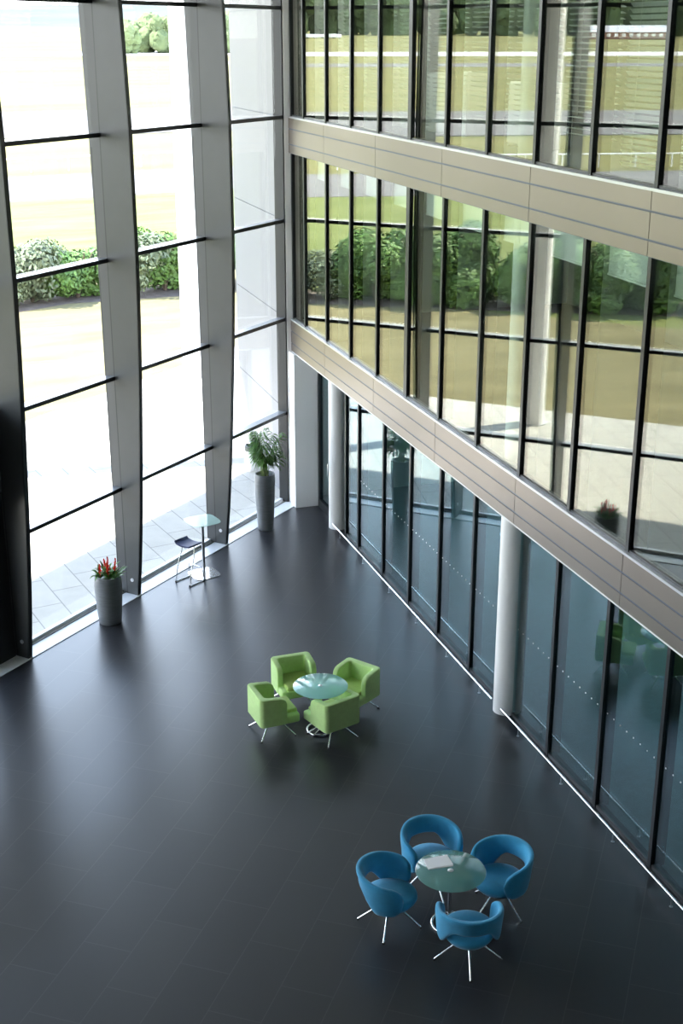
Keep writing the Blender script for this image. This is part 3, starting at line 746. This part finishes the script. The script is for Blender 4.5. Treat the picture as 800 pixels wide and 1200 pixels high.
def round_table(x, y, mat, lab, grp):
    root = empty('round_table', (x, y, 0)); tag(root, lab, 'table', grp)
    MB().lathe([(0, .728), (.398, .728), (.405, .734), (.398, .740), (0, .740)], 72).build('tabletop', mat, root, smooth=True)
    MB().lathe([(.055, .700), (.06, .727), (0, .727)], 28).build('top_flange', M_steel, root, smooth=True)
    MB().lathe([(.035, .7405), (.032, .744), (0, .744)], 28).build('centre_disc', M_steel, root, smooth=True)
    MB().tube([(0, 0, .02), (0, 0, .72)], .024, 20).build('pole', M_chrome, root, smooth=True)
    mb = MB(); pts = [(.20 * math.cos(2 * PI * k / 48), .20 * math.sin(2 * PI * k / 48), .018) for k in range(49)]
    mb.tube(pts, .016, 10, caps=False); mb.build('base_ring', M_chrome, root, smooth=True)
    for k in range(3):
        a = 2 * PI * k / 3; MB().tube([(0, 0, .03), (.2 * math.cos(a), .2 * math.sin(a), .018)], .009, 8).build('spoke', M_chrome, root, smooth=True)
    MB().lathe([(.045, .006), (.045, .04), (.028, .06)], 24).build('base_hub', M_chrome, root, smooth=True)
round_table(1.25, 12.62, M_dark_frost, 'round frosted glass table with papers on it among the blue chairs', 'round glass tables')
round_table(-.31, 17.15, M_frost, 'round pale turquoise glass table among the lime green armchairs', 'round glass tables')
mb = MB(); mb.box((-.15, -.105, 0), (.15, .105, .004)); 
pr = empty('papers', (1.115, 12.765, .7402), R(14)); tag(pr, 'white papers lying on the glass table between the blue chairs', 'papers')
mb.build('bottom_sheet', M_paper, pr)
o = MB().box((-.145, -.1, 0), (.145, .1, .003)).build('top_sheet', M_paper, pr); o.location = (.008, .006, .0042); o.rotation_euler.z = R(3)

# high glass table
HT = (-2.64, 23.16)
root = empty('high_table', (*HT, 0), R(32)); tag(root, 'high table with rounded square glass top beside the window', 'table')
def rsq(h, r, n=8):
    q = []
    for cx, cy, a0 in ((h - r, h - r, 0), (-h + r, h - r, 90), (-h + r, -h + r, 180), (h - r, -h + r, 270)):
        for i in range(n + 1): a = R(a0 + 90 * i / n); q.append((cx + r * math.cos(a), cy + r * math.sin(a)))
    # bow the sides outward slightly
    return [(x * (1 + .10 * (1 - (abs(y) / h)) ** 1), y * (1 + .10 * (1 - (abs(x) / h)) ** 1)) for x, y in q]
def rsq_dense(h, bow=.07, n=48):
    q = []
    for i in range(n):
        a = 2 * PI * i / n; c, s = math.cos(a), math.sin(a); k = (abs(c) ** 4.2 + abs(s) ** 4.2) ** (-1 / 4.2); q.append((h * k * c, h * k * s))
    return q
MB().hexa(rsq_dense(.30), 1.09, 1.102).build('tabletop', M_pale_frost, root)
MB().lathe([(.05, 1.07), (.05, 1.09)], 20).build('top_flange', M_steel, root)
MB().tube([(0, 0, .01), (0, 0, 1.08)], .028, 18).build('pole', M_steel, root, smooth=True)
MB().hexa(rsq_dense(.27), 0, .012).build('base_plate', M_chrome, root)
# stool
SX, SY = -2.875, 22.79
ax = (Vector((-2.87, 22.525)) - Vector((-3.172, 22.77))); ang = math.atan2(ax.y, ax.x)
root = empty('bar_stool', (SX, SY, 0), ang); tag(root, 'navy topped bar stool on thin curved steel legs by the window', 'stool')
mb = MB(); nx = 10; top = []; bot = []
for j in range(2):
    for i in range(nx + 1):
        x = -.2 + .4 * i / nx; zc = .775 - .028 * math.sin(PI * i / nx) + (.03 if i == 0 else 0)
        for y in (-.17, .17): mb.v.append((x, y + .0, zc + (.035 if j else 0)))
N2 = (nx + 1) * 2
for i in range(nx):
    a = 2 * i; mb.f += [(a, a + 2, a + 3, a + 1), (N2 + a, N2 + a + 1, N2 + a + 3, N2 + a + 2), (a, N2 + a, N2 + a + 2, a + 2), (a + 1, a + 3, N2 + a + 3, N2 + a + 1)]
mb.f += [(0, 1, N2 + 1, N2), (2 * nx, N2 + 2 * nx, N2 + 2 * nx + 1, 2 * nx + 1)]
mb.build('seat', M_navy, root, bevel=.01, seg=3, ang=60)
for sx_ in (-.185, .185):
    pts = [(sx_, -.18, .012), (sx_, -.165, .12), (sx_, -.13, .28), (sx_ * .97, -.07, .46), (sx_ * .9, -.02, .6), (sx_ * .82, .0, .76)]
    MB().tube(pts, .011, 8).build('leg', M_chrome, root, smooth=True)
    MB().tube([(sx_, -.19, .014), (sx_, .20, .014)], .012, 8).build('runner', M_steel, root, smooth=True)
    for y in (-.185, .195): MB().tube([(sx_, y - .012, .016), (sx_, y + .012, .016)], .016, 10).build('foot_cap', M_rubber, root)
MB().tube([(-.185, .2, .014), (.185, .2, .014)], .010, 8).build('cross_bar', M_steel, root, smooth=True)
MB().tube([(-.185, .195, .014), (-.185, .17, .2), (-.17, .15, .29), (.17, .15, .29), (.185, .17, .2), (.185, .195, .014)], .009, 8).build('footrest', M_chrome, root, smooth=True)

# planters
def leafstrip(mb, base, dirxy, length, width, rise, droop, n=7, fold=.25):
    d = Vector((math.cos(dirxy), math.sin(dirxy), 0)); sd_ = Vector((-d.y, d.x, 0)); base = Vector(base); vs = []
    for i in range(n + 1):
        q = i / n; p = base + d * (length * q * (1 - .15 * q)) + Vector((0, 0, rise * q - droop * q * q))
        w = width * (math.sin(PI * min(1, q * .9 + .12)) ** .8) * .5 if i < n else .0008
        vs += [p - sd_ * w + Vector((0, 0, w * fold * 2)), p, p + sd_ * w + Vector((0, 0, w * fold * 2))]
    fs = []
    for i in range(n): a = i * 3; fs += [(a, a + 3, a + 4, a + 1), (a + 1, a + 4, a + 5, a + 2)]
    mb.add(vs, fs)
# red flower planter
root = empty('planter', (-4.08, 20.98, 0)); tag(root, 'shorter round grey planter holding the red flowers, by the middle fin', 'planter', 'grey planters')
MB().lathe([(.185, 0), (.195, .01), (.215, .2), (.235, .5), (.243, .72), (.238, .86), (.232, .89), (.215, .89), (.212, .84)], 48).build('pot', M_pot, root, smooth=True)
MB().lathe([(.214, .835), (0, .84)], 32).build('soil', M_soil, root)
root = empty('bromeliad', (-4.08, 20.98, .84)); tag(root, 'leafy plant with red flower spikes in the shorter planter', 'plant')
rnd = random.Random(3)
spots = [(-.12, -.03), (0, .06), (.03, -.08), (.11, .05), (-.04, .12), (.12, -.1)]
for i, (px, py) in enumerate(spots):
    mb = MB()
    for k in range(11):
        a = 2 * PI * k / 11 + rnd.uniform(-.3, .3); L = rnd.uniform(.17, .33)
        leafstrip(mb, (px, py, .0), a, L, .045, rnd.uniform(.22, .34), rnd.uniform(.08, .24))
    o = mb.build('rosette', M_leaf2, root, smooth=True)
    if i < 5:
        h = (.27, .38, .31, .36, .30)[i]; mb = MB(); lx, ly = rnd.uniform(-.05, .05), rnd.uniform(-.03, .03)
        mb.tube([(px, py, .02), (px + lx * .5, py + ly * .5, h * .6), (px + lx, py + ly, h)], [.006, .014, .005], 8)
        for k in range(16):
            q = .35 + .65 * k / 16; a = k * 2.4
            leafstrip(mb, (px + lx * q, py + ly * q, h * q - .02), a, (.065 * (1.25 - q)), .026, .05, .0, 3)
        mb.build('flower_spike', M_red, root, smooth=True)
# palm planter
root = empty('planter', (-1.59, 25.62, 0)); tag(root, 'tall slim round grey planter holding the palm, by the corner', 'planter', 'grey planters')
MB().lathe([(.15, 0), (.162, .012), (.165, .04), (.185, .4), (.205, .8), (.215, 1.1), (.21, 1.2), (.205, 1.225), (.185, 1.225), (.182, 1.17)], 48).build('pot', M_pot, root, smooth=True)
MB().lathe([(.184, 1.165), (0, 1.175)], 32).build('soil', M_soil, root)
root = empty('potted_palm', (-1.59, 25.62, 1.17)); tag(root, 'bushy green parlour palm growing in the tall planter', 'plant')
rnd = random.Random(9)
for i in range(26):
    a = rnd.uniform(0, 2 * PI); b0 = Vector((rnd.uniform(-.08, .08), rnd.uniform(-.08, .08), 0)); ht = rnd.uniform(.4, 1.18); sp2 = rnd.uniform(.1, .34)
    L = rnd.uniform(.4, .6)
    pts = []
    for k in range(10):
        q = k / 9; pts.append(b0 + Vector((math.cos(a) * sp2 * q ** 1.6, math.sin(a) * sp2 * q ** 1.6, (ht) * (q - .14 * q ** 3))))
    mbs = MB(); mbs.tube(pts, [.008 - .005 * k / 9 for k in range(10)], 6)
    fr_ = mbs.build('frond', M_stem, root, smooth=True)
    mb = MB()
    for k in range(13):
        q = .52 + .48 * k / 12; f = q * 9; i0 = min(8, int(f)); p = pts[i0].lerp(pts[i0 + 1], f - i0)
        ll = .17 + .12 * math.sin(PI * (k / 12) ** .8)
        for sgn in (-1, 1):
            leafstrip(mb, p, a + sgn * (1.15 - .75 * k / 12) + rnd.uniform(-.15, .15), ll, .026, rnd.uniform(.02, .12), rnd.uniform(.08, .2), 5)
    mb.build('leaflets', M_leaf, fr_, smooth=True)
